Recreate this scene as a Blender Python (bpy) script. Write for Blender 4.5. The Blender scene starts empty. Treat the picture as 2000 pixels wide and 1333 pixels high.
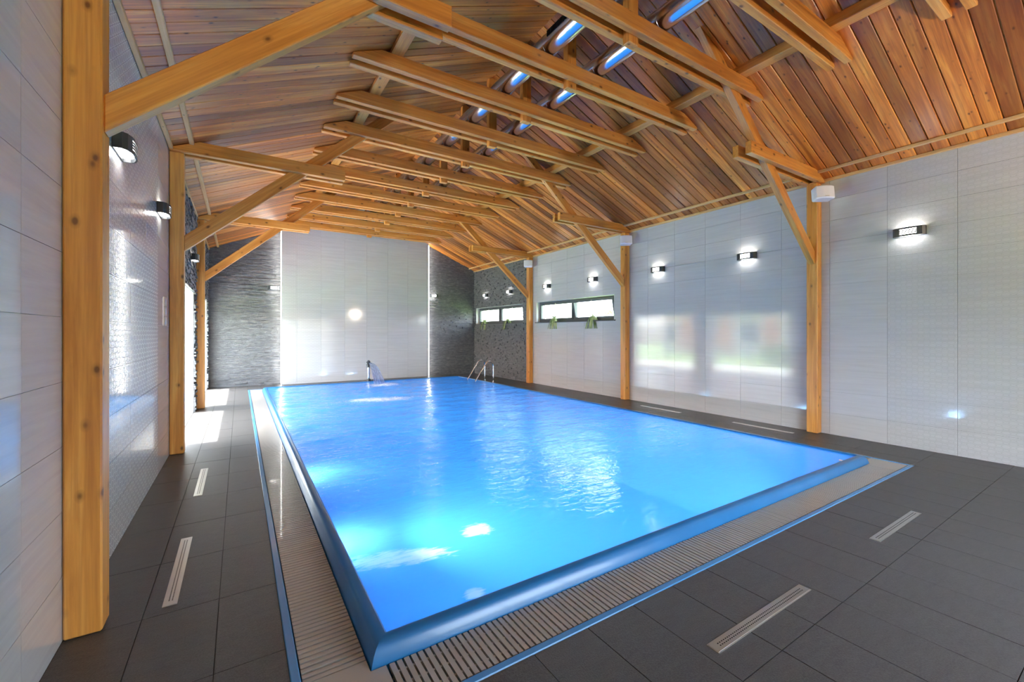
import bpy, math, random
from mathutils import Vector, Matrix, noise
R = math.radians
random.seed(7)
scene = bpy.context.scene
C = scene.collection

# ------------------------------------------------------------------ camera
CAMH = 1.55
YAW = math.atan(532/835.)
cd = bpy.data.cameras.new('camera'); cam = bpy.data.objects.new('camera', cd); C.objects.link(cam)
cam.location = (0, 0, CAMH); cam.rotation_euler = (R(90), 0, -YAW)
cd.sensor_width = 36; cd.lens = 835/2000*36; cd.shift_y = -16.5/2000; cd.clip_start = .02; cd.clip_end = 300
scene.camera = cam
# ------------------------------------------------------------------ world, sun, exposure
w = bpy.data.worlds.new('sky'); scene.world = w; w.use_nodes = True
wn = w.node_tree; bg = wn.nodes['Background']
sky = wn.nodes.new('ShaderNodeTexSky'); sky.sky_type = 'NISHITA'; sky.sun_disc = False
sky.sun_elevation = R(62); sky.sun_rotation = R(-90); sky.dust_density = 2.5; sky.air_density = 1.0
hz = wn.nodes.new('ShaderNodeHueSaturation'); hz.inputs['Saturation'].default_value = .5     # thin bright haze
wn.links.new(sky.outputs[0], hz.inputs['Color']); wn.links.new(hz.outputs[0], bg.inputs[0]); bg.inputs[1].default_value = 2.2
sl = bpy.data.lights.new('sun', 'SUN'); sun = bpy.data.objects.new('sun', sl); C.objects.link(sun)
sl.energy = 30; sl.angle = R(.6); sl.color = (1, .96, .9)
sun.rotation_euler = Vector((-.36, .0, .93)).to_track_quat('Z', 'Y').to_euler()
sun.location = (-8, 8, 14)
scene.view_settings.view_transform = 'Standard'; scene.view_settings.look = 'None'
scene.view_settings.gamma = 1; scene.view_settings.use_curve_mapping = False
scene.view_settings.exposure = 1.2
scene.cycles.use_denoising = True
scene.cycles.sample_clamp_indirect = 6
scene.cycles.max_bounces = 9; scene.cycles.diffuse_bounces = 6; scene.cycles.glossy_bounces = 4
scene.cycles.transparent_max_bounces = 12
scene.cycles.caustics_reflective = False; scene.cycles.caustics_refractive = False
LAMP = 11.0      # radiance of the wall lamp glass
LED = 16.0       # radiance of the strips beside the far panel
FLOOD = 30.0    # watts of each added floodlight
POOLW = 46.0     # watts of each added underwater lamp

# ------------------------------------------------------------------ helpers
class MB:
    def __init__(s): s.v = []; s.f = []
    def box(s, x0, x1, y0, y1, z0, z1):
        n = len(s.v)
        s.v += [(x0,y0,z0),(x1,y0,z0),(x1,y1,z0),(x0,y1,z0),(x0,y0,z1),(x1,y0,z1),(x1,y1,z1),(x0,y1,z1)]
        s.f += [(n,n+3,n+2,n+1),(n+4,n+5,n+6,n+7),(n,n+1,n+5,n+4),(n+1,n+2,n+6,n+5),(n+2,n+3,n+7,n+6),(n+3,n,n+4,n+7)]
        return s
    def prism(s, pts, vec):
        n = len(s.v); k = len(pts); vec = Vector(vec)
        s.v += [tuple(p) for p in pts] + [tuple(Vector(p)+vec) for p in pts]
        s.f.append(tuple(n+i for i in range(k))); s.f.append(tuple(n+k+i for i in reversed(range(k))))
        for i in range(k):
            j = (i+1) % k; s.f.append((n+i, n+k+i, n+k+j, n+j))
        return s
    def tube(s, path, r, n=10, cap=True):
        path = [Vector(p) for p in path]; rs = r if isinstance(r, (list, tuple)) else [r]*len(path)
        base = len(s.v); up = None
        for i, p in enumerate(path):
            t = (path[min(i+1, len(path)-1)] - path[max(i-1, 0)]).normalized()
            if up is None:
                up = Vector((0,0,1)) if abs(t.z) < .9 else Vector((0,1,0))
            a = t.cross(up).normalized(); b = t.cross(a).normalized(); up = b.cross(t) * -1 if False else up
            for k in range(n):
                th = 2*math.pi*k/n
                s.v.append(tuple(p + rs[i]*(math.cos(th)*a + math.sin(th)*b)))
        for i in range(len(path)-1):
            for k in range(n):
                k2 = (k+1) % n; o = base+i*n
                s.f.append((o+k, o+k2, o+n+k2, o+n+k))
        if cap:
            s.f.append(tuple(base+k for k in reversed(range(n))))
            s.f.append(tuple(base+(len(path)-1)*n+k for k in range(n)))
        return s
    def mesh(s, name, mat):
        m = bpy.data.meshes.new(name); m.from_pydata(s.v, [], s.f); m.validate(); m.update()
        bm_fix(m)
        if mat: m.materials.append(mat)
        return m
    def build(s, name, mat, parent=None, smooth=False, bevel=0, loc=None):
        return link(name, s.mesh(name, mat), parent, smooth, bevel, loc)
import bmesh
def bm_fix(m):
    b = bmesh.new(); b.from_mesh(m); bmesh.ops.recalc_face_normals(b, faces=b.faces); b.to_mesh(m); b.free()
def link(name, mesh, parent=None, smooth=False, bevel=0, loc=None):
    o = bpy.data.objects.new(name, mesh); C.objects.link(o)
    if parent: o.parent = parent
    if loc: o.location = loc
    if smooth:
        for p in mesh.polygons: p.use_smooth = True
        if smooth == 'auto':
            mesh.set_sharp_from_angle(angle=R(38))
    if bevel:
        b = o.modifiers.new('bevel', 'BEVEL'); b.width = bevel; b.segments = 1; b.limit_method = 'ANGLE'
    return o
def tag(o, label=None, cat=None, group=None, kind=None):
    if label: o['label'] = label
    if cat: o['category'] = cat
    if group: o['group'] = group
    if kind: o['kind'] = kind
    return o
def empty(name, loc, rz=0):
    o = bpy.data.objects.new(name, None); C.objects.link(o); o.location = loc; o.rotation_euler = (0,0,rz)
    o.empty_display_size = .1
    return o
def copy_tree(o, parent=None):
    c = o.copy(); C.objects.link(c)
    if parent: c.parent = parent
    for ch in list(o.children): copy_tree(ch, c)
    return c
def clip(poly, a, b, c):          # keep a*u + b*v <= c
    out = []
    for i in range(len(poly)):
        p, q = poly[i], poly[(i+1) % len(poly)]
        dp, dq = a*p[0]+b*p[1]-c, a*q[0]+b*q[1]-c
        if dp <= 0: out.append(p)
        if (dp < 0 and dq > 0) or (dp > 0 and dq < 0):
            t = dp/(dp-dq); out.append((p[0]+t*(q[0]-p[0]), p[1]+t*(q[1]-p[1])))
    return out
def cut_rect(r, h):               # rectangle minus hole -> rectangles
    a0, a1, b0, b1 = r; c0, c1, d0, d1 = h
    if a1 <= c0+1e-6 or a0 >= c1-1e-6 or b1 <= d0+1e-6 or b0 >= d1-1e-6: return [r]
    out = []
    if b0 < d0: out.append((a0, a1, b0, d0))
    if b1 > d1: out.append((a0, a1, d1, b1))
    m0, m1 = max(b0, d0), min(b1, d1)
    if a0 < c0: out.append((a0, c0, m0, m1))
    if a1 > c1: out.append((c1, a1, m0, m1))
    return [q for q in out if q[1]-q[0] > .004 and q[3]-q[2] > .004]

# ------------------------------------------------------------------ materials
class N:
    def __init__(s, name):
        s.m = bpy.data.materials.new(name); s.m.use_nodes = True; s.t = s.m.node_tree; s.n = s.t.nodes
        s.b = s.n['Principled BSDF']; s.out = s.n['Material Output']
    def node(s, ty, **kw):
        nd = s.n.new(ty)
        for k, v in kw.items():
            if k.startswith('i_'):
                key = k[2:]; key = int(key) if key.isdigit() else key.replace('_', ' ')
                nd.inputs[key].default_value = v
            else: setattr(nd, k, v)
        return nd
    def l(s, a, b): s.t.links.new(a, b)
    def ramp(s, src, stops, interp='LINEAR'):
        r = s.node('ShaderNodeValToRGB'); r.color_ramp.interpolation = interp
        e = r.color_ramp.elements
        while len(e) < len(stops): e.new(.5)
        for k, (p, c) in zip(e, stops): k.position = p; k.color = (*c, 1) if len(c) == 3 else c
        s.l(src, r.inputs[0]); return r.outputs[0]
    def math(s, op, a, b=None, c=None):
        nd = s.node('ShaderNodeMath', operation=op)
        for i, x in enumerate((a, b, c)):
            if x is None: continue
            if isinstance(x, (int, float)): nd.inputs[i].default_value = x
            else: s.l(x, nd.inputs[i])
        return nd.outputs[0]
    def mix(s, f, a, b, bt='MIX'):
        nd = s.node('ShaderNodeMix', data_type='RGBA', blend_type=bt)
        for k, x in ((0, f), (6, a), (7, b)):
            if isinstance(x, (int, float)): nd.inputs[k].default_value = x
            elif isinstance(x, tuple): nd.inputs[k].default_value = (*x, 1)
            else: s.l(x, nd.inputs[k])
        return nd.outputs[2]
    def bump(s, h, strength, dist=.01, nrm=None):
        b = s.node('ShaderNodeBump', i_Strength=strength, i_Distance=dist); s.l(h, b.inputs['Height'])
        if nrm is not None: s.l(nrm, b.inputs['Normal'])
        return b.outputs[0]
    def coords(s, scale=(1,1,1), kind='Object', rnd=True):
        tc = s.node('ShaderNodeTexCoord'); mp = s.node('ShaderNodeMapping'); mp.inputs['Scale'].default_value = scale
        if rnd:
            oi = s.node('ShaderNodeObjectInfo'); a = s.node('ShaderNodeVectorMath', operation='ADD')
            mm = s.math('MULTIPLY', oi.outputs['Random'], 40.)
            s.l(tc.outputs[kind], a.inputs[0]); s.l(mm, a.inputs[1]); s.l(a.outputs[0], mp.inputs[0])
        else: s.l(tc.outputs[kind], mp.inputs[0])
        return mp.outputs[0]
    def noise(s, vec, scale=1, detail=5, rough=.55, dist=0):
        nd = s.node('ShaderNodeTexNoise', i_Scale=scale, i_Detail=detail, i_Roughness=rough, i_Distortion=dist)
        s.l(vec, nd.inputs['Vector']); return nd.outputs[0]
def thin_fresnel(k, ior, nrm=None):
    """Fresnel for a thin sheet: the same on both faces"""
    ge = k.node('ShaderNodeNewGeometry'); fr = k.node('ShaderNodeFresnel')
    io = k.math('MULTIPLY_ADD', ge.outputs['Backfacing'], 1/ior-ior, ior)
    k.l(io, fr.inputs['IOR'])
    if nrm is not None: k.l(nrm, fr.inputs['Normal'])
    return fr.outputs[0]
def plain(name, col, rough=.5, metal=0, emit=None, coat=0, spec=None):
    k = N(name); k.b.inputs['Base Color'].default_value = (*col, 1); k.b.inputs['Roughness'].default_value = rough
    k.b.inputs['Metallic'].default_value = metal; k.b.inputs['Coat Weight'].default_value = coat
    if spec is not None: k.b.inputs['Specular IOR Level'].default_value = spec
    if emit: k.b.inputs['Emission Color'].default_value = (*emit[0], 1); k.b.inputs['Emission Strength'].default_value = emit[1]
    return k.m

def wood(name, c_dark, c_mid, c_light, rough=.42, vary=None, knot=.17, knotscale=(6.5, 11, 11), across=1.0):
    k = N(name)
    g = k.noise(k.coords((.55, 8*across, 8*across)), 1.0, 6, .6, .9)
    fine = k.noise(k.coords((1.6, 55, 55)), 1.0, 4, .6, .3)
    col = k.ramp(g, [(.28, c_dark), (.5, c_mid), (.72, c_light)])
    col = k.mix(k.math('MULTIPLY', k.ramp(fine, [(.42, (0,0,0)), (.68, (1,1,1))]), .55), col, c_dark)
    if vary:
        oi = k.node('ShaderNodeObjectInfo')
        v = k.ramp(oi.outputs['Random'], [(0, vary[0]), (.5, vary[1]), (1, vary[2])])
        col = k.mix(1.0, col, v, 'MULTIPLY')
    vo = k.node('ShaderNodeTexVoronoi', feature='F1'); vo.inputs['Scale'].default_value = 1
    k.l(k.coords(knotscale), vo.inputs['Vector'])
    kn = k.ramp(vo.outputs['Distance'], [(0, (1,1,1)), (knot*.6, (1,1,1)), (knot, (.35,.35,.35)), (knot*1.7, (0,0,0))])
    wn_ = k.node('ShaderNodeSeparateColor'); k.l(vo.outputs['Color'], wn_.inputs[0])
    keep = k.math('GREATER_THAN', wn_.outputs[0], .58)
    f = k.math('MULTIPLY', k.math('MULTIPLY', kn, keep), .85)
    col = k.mix(f, col, (c_dark[0]*.22, c_dark[1]*.18, c_dark[2]*.18))
    k.l(col, k.b.inputs['Base Color']); k.b.inputs['Roughness'].default_value = rough
    k.l(k.bump(fine, .15, .003), k.b.inputs['Normal'])
    k.b.inputs['Coat Weight'].default_value = .15; k.b.inputs['Coat Roughness'].default_value = .3
    return k.m
M = {}
M['beam'] = wood('honey_pine', (.44,.15,.025), (.70,.30,.055), (.82,.44,.12))
M['board'] = wood('stained_board', (.30,.075,.016), (.60,.20,.035), (.80,.37,.075), rough=.38,
                  vary=((.45,.40,.42), (.92,.9,.88), (1.35,1.4,1.25)), knot=.15, knotscale=(8, 16, 16))
M['batten'] = wood('pale_batten', (.50,.27,.10), (.66,.40,.17), (.76,.52,.26), knot=.08)

def tile_mat(name, pattern):
    k = N(name)
    v = k.coords((.5, .5, 4), rnd=True)
    streak = k.noise(k.coords((1.2, 1.2, 26)), 1, 5, .6, .4)
    cloud = k.noise(k.coords((2, 2, 3)), 1, 4, .55)
    col = k.ramp(streak, [(.3, (.49,.49,.505)), (.7, (.57,.57,.585))])
    col = k.mix(k.math('MULTIPLY', cloud, .3), col, (.50,.50,.505))
    rough = .09
    wav = k.noise(k.coords((2.2, 2.2, 2.2)), 1, 1, .4)
    nrm = k.bump(wav, .10, .01)
    if pattern:
        tc = k.node('ShaderNodeTexCoord'); sp = k.node('ShaderNodeSeparateXYZ'); k.l(tc.outputs['Object'], sp.inputs[0])
        uv = k.math('ADD', sp.outputs[0], sp.outputs[1])
        a = k.math('COSINE', k.math('MULTIPLY', uv, 2*math.pi/.115))
        b = k.math('COSINE', k.math('MULTIPLY', sp.outputs[2], 2*math.pi/.0815))
        f = k.math('ABSOLUTE', k.math('ADD', a, b))
        band = k.math('ABSOLUTE', k.math('SUBTRACT', f, .55))
        ring = k.ramp(band, [(0, (1,1,1)), (.16, (1,1,1)), (.30, (0,0,0))])
        col = k.mix(k.math('MULTIPLY', ring, .75), col, (.40,.405,.41))
        rr = k.math('MULTIPLY_ADD', ring, .22, .08); k.l(rr, k.b.inputs['Roughness'])
        nrm = k.bump(ring, .12, .002, nrm)
    else:
        k.b.inputs['Roughness'].default_value = rough
    k.l(col, k.b.inputs['Base Color']); k.l(nrm, k.b.inputs['Normal'])
    k.b.inputs['Specular IOR Level'].default_value = .65
    return k.m
M['wtile'] = tile_mat('polished_wall_tile', False)
M['ptile'] = tile_mat('patterned_wall_tile', True)
M['grout'] = plain('pale_grout', (.47,.47,.47), .8)
M['plaster'] = plain('white_plaster', (.8,.79,.77), .7)
def floor_mat():
    k = N('dark_stone_tile')
    a = k.noise(k.coords((9, 30, 9)), 1, 6, .65, .5); b = k.noise(k.coords((140, 140, 140)), 1, 3, .6)
    c = k.noise(k.coords((2, 2, 2)), 1, 3, .5)
    col = k.ramp(a, [(.3, (.036,.035,.035)), (.7, (.066,.063,.062))])
    col = k.mix(k.math('MULTIPLY', c, .35), col, (.038,.037,.037))
    col = k.mix(k.ramp(b, [(.4, (0,0,0)), (.7, (.55,.55,.55))]), col, (.12,.118,.115))
    k.l(col, k.b.inputs['Base Color'])
    k.l(k.math('MULTIPLY_ADD', b, .25, .28), k.b.inputs['Roughness'])
    k.l(k.bump(b, .55, .003), k.b.inputs['Normal']); k.b.inputs['Specular IOR Level'].default_value = .5
    return k.m
M['ftile'] = floor_mat()
M['fgrout'] = plain('dark_grout', (.028,.027,.027), .8)
def stone_mat():
    k = N('split_slate')
    a = k.noise(k.coords((7, 7, 22), rnd=False), 1, 5, .65, .3); b = k.noise(k.coords((60, 60, 60), rnd=False), 1, 4, .6)
    wv = k.node('ShaderNodeTexVoronoi'); wv.inputs['Scale'].default_value = 1; k.l(k.coords((4, 4, 25), rnd=False), wv.inputs['Vector'])
    sp = k.node('ShaderNodeSeparateColor'); k.l(wv.outputs['Color'], sp.inputs[0])
    col = k.ramp(a, [(.3, (.075,.078,.085)), (.55, (.15,.152,.158)), (.75, (.26,.26,.26))])
    col = k.mix(k.math('MULTIPLY', sp.outputs[0], .5), col, (.075,.079,.088))
    k.l(col, k.b.inputs['Base Color']); k.b.inputs['Roughness'].default_value = .5
    k.l(k.bump(b, .6, .006), k.b.inputs['Normal']); return k.m
M['stone'] = stone_mat()
M['darkgrey'] = plain('anthracite_paint', (.05,.055,.062), .38)
M['frame'] = plain('window_frame_grey', (.085,.09,.10), .4)
M['steel'] = plain('brushed_steel', (.62,.61,.59), .32, 1)
M['chrome'] = plain('polished_steel', (.72,.74,.77), .10, 1)
M['white'] = plain('white_plastic', (.78,.80,.86), .35)
M['black'] = plain('black_slot', (.008,.008,.008), .7)
M['slat'] = plain('beige_slat', (.35,.325,.295), .24, coat=.3)
def duct_mat():
    k = N('galvanised_duct'); k.b.inputs['Metallic'].default_value = 1; k.b.inputs['Base Color'].default_value = (.62,.66,.74,1)
    k.l(k.math('MULTIPLY_ADD', k.noise(k.coords((3, 3, 3)), 1, 3), .12, .16), k.b.inputs['Roughness'])
    return k.m
M['duct'] = duct_mat()
def liner():
    k = N('blue_pool_liner')
    c = k.ramp(k.noise(k.coords((3,3,3), rnd=False), 1, 4), [(.3, (.012,.125,.31)), (.7, (.016,.15,.37))])
    k.l(c, k.b.inputs['Base Color']); k.b.inputs['Roughness'].default_value = .30; k.b.inputs['Coat Weight'].default_value = .12
    return k.m
M['liner'] = liner()
M['basin'] = plain('light_blue_basin', (.30,.62,.85), .5)
M['strip'] = plain('blue_edge_strip', (.06,.24,.50), .22, coat=.4)
def water_mat():
    k = N('pool_water'); k.n.remove(k.b)
    tr = k.node('ShaderNodeBsdfTransparent'); tr.inputs[0].default_value = (.35,.66,1,1)
    df = k.node('ShaderNodeBsdfDiffuse'); df.inputs[0].default_value = (.08,.53,1,1)
    tl = k.node('ShaderNodeBsdfTranslucent'); tl.inputs[0].default_value = (.09,.50,1,1)
    gl = k.node('ShaderNodeBsdfGlossy'); gl.inputs['Roughness'].default_value = .04
    v = k.coords((1,1,1), rnd=False)
    n1 = k.noise(k.coords((6, 15, 5), rnd=False), 1, 3, .55, .6); n2 = k.noise(k.coords((16, 26, 16), rnd=False), 1, 3, .55, .4)
    sp = k.node('ShaderNodeSeparateXYZ'); k.l(v, sp.inputs[0])
    calm = k.node('ShaderNodeMapRange', i_From_Min=2.2, i_From_Max=5.0, i_To_Min=.15, i_To_Max=1.0); k.l(sp.outputs[1], calm.inputs['Value'])
    h = k.math('MULTIPLY', k.math('ADD', n1, k.math('MULTIPLY', n2, .35)), calm.outputs[0])
    nb = k.bump(h, 1.0, .015)
    k.l(nb, gl.inputs['Normal'])
    # white patches in the water colour: painted lamp glow by the rim, bubbles elsewhere
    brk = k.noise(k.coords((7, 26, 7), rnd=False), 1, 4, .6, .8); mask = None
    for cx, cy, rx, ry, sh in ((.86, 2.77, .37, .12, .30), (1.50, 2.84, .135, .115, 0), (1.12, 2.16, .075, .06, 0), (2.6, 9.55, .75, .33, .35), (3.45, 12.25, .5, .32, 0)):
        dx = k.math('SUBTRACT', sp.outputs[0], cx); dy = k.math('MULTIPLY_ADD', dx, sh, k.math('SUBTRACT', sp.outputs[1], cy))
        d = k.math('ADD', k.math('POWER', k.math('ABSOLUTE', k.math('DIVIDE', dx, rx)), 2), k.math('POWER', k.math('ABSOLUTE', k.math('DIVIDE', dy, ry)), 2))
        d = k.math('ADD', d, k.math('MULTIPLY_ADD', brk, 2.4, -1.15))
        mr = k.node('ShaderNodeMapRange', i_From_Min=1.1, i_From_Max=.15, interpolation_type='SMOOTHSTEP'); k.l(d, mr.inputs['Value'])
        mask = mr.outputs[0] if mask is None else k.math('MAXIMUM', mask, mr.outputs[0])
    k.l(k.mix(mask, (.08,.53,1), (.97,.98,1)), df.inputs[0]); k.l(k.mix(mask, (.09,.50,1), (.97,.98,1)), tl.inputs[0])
    body = k.node('ShaderNodeMixShader'); body.inputs[0].default_value = .5; k.l(df.outputs[0], body.inputs[1]); k.l(tl.outputs[0], body.inputs[2])
    b2 = k.node('ShaderNodeMixShader'); b2.inputs[0].default_value = .72; k.l(tr.outputs[0], b2.inputs[1]); k.l(body.outputs[0], b2.inputs[2])
    mx = k.node('ShaderNodeMixShader'); k.l(thin_fresnel(k, 1.36, nb), mx.inputs[0]); k.l(b2.outputs[0], mx.inputs[1]); k.l(gl.outputs[0], mx.inputs[2])
    k.l(mx.outputs[0], k.out.inputs[0]); return k.m
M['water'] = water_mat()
def glass_mat(name, tint=(.96,.98,.98)):
    k = N(name); k.n.remove(k.b)
    tr = k.node('ShaderNodeBsdfTransparent'); tr.inputs[0].default_value = (*tint, 1)
    gl = k.node('ShaderNodeBsdfGlossy'); gl.inputs['Roughness'].default_value = .01
    mx = k.node('ShaderNodeMixShader'); k.l(thin_fresnel(k, 1.4), mx.inputs[0]); k.l(tr.outputs[0], mx.inputs[1]); k.l(gl.outputs[0], mx.inputs[2])
    k.l(mx.outputs[0], k.out.inputs[0]); return k.m
M['glass'] = glass_mat('clear_pane')
def sheet_mat():
    k = N('falling_water'); k.n.remove(k.b)
    tr = k.node('ShaderNodeBsdfTransparent'); tr.inputs[0].default_value = (.93,.96,1,1)
    df = k.node('ShaderNodeBsdfTranslucent'); df.inputs[0].default_value = (.85,.9,.95,1)
    gl = k.node('ShaderNodeBsdfGlossy'); gl.inputs['Roughness'].default_value = .15
    n = k.noise(k.coords((60, 6, 3), rnd=False), 1, 3, .6)
    a = k.node('ShaderNodeMixShader'); a.inputs[0].default_value = .4; k.l(df.outputs[0], a.inputs[1]); k.l(gl.outputs[0], a.inputs[2])
    mx = k.node('ShaderNodeMixShader'); k.l(k.ramp(n, [(.3,(.30,)*3),(.7,(.85,)*3)]), mx.inputs[0])
    k.l(tr.outputs[0], mx.inputs[1]); k.l(a.outputs[0], mx.inputs[2]); k.l(mx.outputs[0], k.out.inputs[0]); return k.m
M['sheet'] = sheet_mat()
M['foam'] = plain('white_foam', (.96,.97,1), .5)
M['lampglass'] = plain('lit_lamp_glass', (.9,.9,.9), .4, emit=((1,.97,.92), LAMP))
M['led'] = plain('lit_led_strip', (.9,.9,.9), .4, emit=((1,.98,.94), LED))
M['poolglass'] = plain('lit_added_lamp_glass', (.9,.9,.9), .4, emit=((.85,.95,1), 8))
def leaf(name, a, b):
    k = N(name); oi = k.noise(k.coords((3,3,3)), 2, 3)
    k.l(k.ramp(oi, [(.35, a), (.65, b)]), k.b.inputs['Base Color']); k.b.inputs['Roughness'].default_value = .5; return k.m
M['leaf'] = leaf('sill_plant_leaf', (.22,.34,.10), (.55,.62,.30))
M['hedge'] = leaf('hedge_leaf', (.10,.22,.03), (.28,.42,.08))
M['grass'] = leaf('lawn_grass', (.10,.20,.04), (.20,.32,.08))
M['paving'] = plain('pale_paving', (.55,.54,.52), .8)
M['orange'] = plain('orange_render', (.75,.25,.06), .7)
M['pot'] = plain('dark_flower_pot', (.05,.05,.055), .5)

# ------------------------------------------------------------------ dimensions
XL, XR, YB, YF = -.75, 7.60, -1.60, 14.62
EAVE, SL = 3.89, .42
XC = (XL+XR)/2; RIDGE = EAVE + SL*(XR-XC)
SA = math.atan(SL)
def roof(x): return EAVE + SL*min(XR-x, x-XL)
TR = [3.08 + .965*k for k in range(-2, 12)]      # truss lines
PT = (TR[2], TR[6], TR[10])                      # lines with posts
# pool
PX0, PX1, PY0, PY1 = .61, 6.20, 2.10, 13.10      # inner edge of the rim
WZ = .072

# ------------------------------------------------------------------ setting: floor with tiles
o42 = .42
HX0, HX1, HY0, HY1 = PX0-o42, PX1+o42, PY0-o42, PY1+o42
fl = MB()
for r in cut_rect((XL-.4, XR+.4, YB-.2, YF+.3), (HX0, HX1, HY0, HY1)): fl.box(*r, -.10, -.006)
floor = tag(fl.build('floor', M['fgrout']), kind='structure')
cache = {}
def piece(kind, w_, l_, h_, mat):
    key = (kind, round(w_,4), round(l_,4), round(h_,4))
    if key not in cache: cache[key] = MB().box(0, w_, 0, l_, 0, h_).mesh(kind, mat)
    return cache[key]
def add_ftile(x0, x1, y0, y1):
    g = .0022
    if x1-x0 < .02 or y1-y0 < .02: return
    o = link('floor_tile', piece('ftile', x1-x0-2*g, y1-y0-2*g, .008, M['ftile']), floor, loc=(x0+g, y0+g, -.008+random.uniform(-.0006,.0006)))
ys = [1.05+.655*k for k in range(-5, 22)]
def grid(x0, x1, y0, y1, xph):
    xs = [x for x in (xph+.345*k for k in range(-30, 40)) if x0 < x < x1]; xs = [x0]+xs+[x1]
    yy = [y0]+[y for y in ys if y0 < y < y1]+[y1]
    for a, b in zip(xs, xs[1:]):
        for c, d in zip(yy, yy[1:]): add_ftile(a, b, c, d)
grid(XL, HX0, YB, YF, -.10)
grid(HX1, XR, YB, YF, 6.96)
grid(HX0, HX1, YB, HY0, 2.23)
grid(HX0, HX1, HY1, YF, 2.23)

# ------------------------------------------------------------------ walls
DOORS = [(7.30, 10.35, 0, 2.33), (10.92, 14.25, 0, 2.40)]       # openings in the left wall (y0,y1,z0,z1)
WINS = [(7.35, 10.55, 1.86, 2.47), (11.26, 14.45, 1.86, 2.47)]   # openings in the right wall
def wall_boxes(x0, x1, holes):
    rs = [(YB-.2, YF+.3, -.1, EAVE+.02)]
    for h in holes: rs = [q for r in rs for q in cut_rect(r, h)]
    m = MB()
    for a, b, c, d in rs: m.box(x0, x1, a, b, c, d)
    return m
TT = .010   # tile stands this far off the wall
wl = tag(wall_boxes(XL-.42, XL-TT, DOORS).build('wall_left', M['grout']), kind='structure')
wr = tag(wall_boxes(XR+TT, XR+.32, WINS).build('wall_right', M['grout']), kind='structure')
def gable(y0, y1, name):
    m = MB().prism([(XL-.42,y0,-.1),(XR+.4,y0,-.1),(XR+.4,y0,EAVE),(XC,y0,RIDGE+.1),(XL-.42,y0,EAVE)], (0,y1-y0,0))
    return tag(m.build(name, M['grout']), kind='structure')
wf = gable(YF+.005, YF+.3, 'wall_far'); 
BW = (2.0, 5.2, .0, 2.4)          # unseen glazed opening added behind the camera for front fill
m = MB()
for r in cut_rect((XL-.42, XR+.4, -.1, EAVE), BW): m.box(r[0], r[1], YB-.2, YB-TT, r[2], r[3])
m.prism([(XL-.42,YB-.2,EAVE),(XR+.4,YB-.2,EAVE),(XC,YB-.2,RIDGE+.1)], (0,.2-TT,0))
wb = tag(m.build('wall_near', M['plaster']), kind='structure')
wn3 = empty('window_3', (3.6, YB-.1, 0)); tag(wn3, kind='structure')
m = MB(); m.box(-1.6,1.6,-.03,.03,2.33,2.4); m.box(-1.6,1.6,-.03,.03,0,.06)
for i in range(4): m.box(-1.6+1.047*i, -1.6+1.047*i+.06, -.03, .03, .06, 2.33)
m.build('frame', M['frame'], wn3)
for i in range(3): MB().box(-1.6+1.047*i+.058, -1.6+1.047*(i+1)+.002, -.004, .004, .055, 2.335).build('pane', M['glass'], wn3)

TW, TH, ZG = .69, .3255, .0014
def wall_tiles(parent, side, y0, y1, yph, holes, patt):
    yy = [y0]+[y for y in (yph+TW*k for k in range(-20, 30)) if y0+.01 < y < y1-.01]+[y1]
    zz = [TH*k for k in range(0, 12)]+[EAVE-.02]
    for a, b in zip(yy, yy[1:]):
        for c, d in zip(zz, zz[1:]):
            rs = [(a, b, c, d)]
            for h in holes: rs = [q for r in rs for q in cut_rect(r, h)]
            for (p, q, s, t) in rs:
                pm = patt((p+q)/2, (s+t)/2)
                key = ('w', side, pm, round(q-p,3), round(t-s,3))
                if key not in cache:
                    cache[key] = MB().box(0, TT, ZG, q-p-ZG, ZG, t-s-ZG).mesh('wall_tile', M['ptile' if pm else 'wtile'])
                o = link('wall_tile', cache[key], parent, loc=(XL-TT if side < 0 else XR, p, s))
                o.rotation_euler = (0, random.uniform(-.0012,.0012), random.uniform(-.0009,.0009))
wall_tiles(wr, 1, YB, PT[2]+.06, 2.21, WINS, lambda y, z: y < 2.21 and not (y < -.6))
wall_tiles(wl, -1, YB, PT[1], 2.54, DOORS, lambda y, z: 3.92 < y < 5.99)

# stone cladding (strips too small to tell apart at this distance: one joined part per wall)
def stone_strips(parent, plane, u0, u1, z1f, holes, base, outward):
    m = MB(); z = 0.0; rng = random.Random(int(u0*100)+3)
    while z < 5.7:
        h = rng.uniform(.028, .05); u = u0 - rng.uniform(0, .2)
        while u < u1:
            L = rng.uniform(.10, .42); a, b = max(u, u0), min(u+L, u1); u += L
            if b-a < .01: continue
            top = max(z1f(a), z1f(b))
            if z > top: continue
            for (p, q, s, t) in [x for x in [(a, b, z, min(z+h, top+.03))]]:
                rs = [(p, q, s, t)]
                for hh in holes: rs = [r2 for r1 in rs for r2 in cut_rect(r1, hh)]
                for (p, q, s, t) in rs:
                    d = rng.uniform(.006, .048)
                    e = rng.uniform(-.004, .004)
                    if plane == 'x':
                        x0, x1 = (base, base+d*outward)
                        m.box(min(x0,x1), max(x0,x1), p+.001, q-.001, s+.0015, t)
                    else:
                        m.box(p+.001, q-.001, base-d, base, s+.0015, t)
        z += h
    return tag(m.build('stone_cladding', M['stone'], parent), kind='stuff')
stone_strips(wl, 'x', PT[1]+.08, YF, lambda y: EAVE-.02, DOORS+[(PT[2]-.08, PT[2]+.08, -1, 9)], XL-TT, 1)
stone_strips(wr, 'x', PT[2]+.08, YF, lambda y: EAVE-.02, [(WINS[1][0], WINS[1][1], WINS[1][2]-.03, WINS[1][3])], XR+TT, -1)
stone_strips(wf, 'y', XL, 1.08, lambda x: roof(x), [], YF+.005, 1)
stone_strips(wf, 'y', 5.66, XR, lambda x: roof(x), [], YF+.005, 1)

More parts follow.
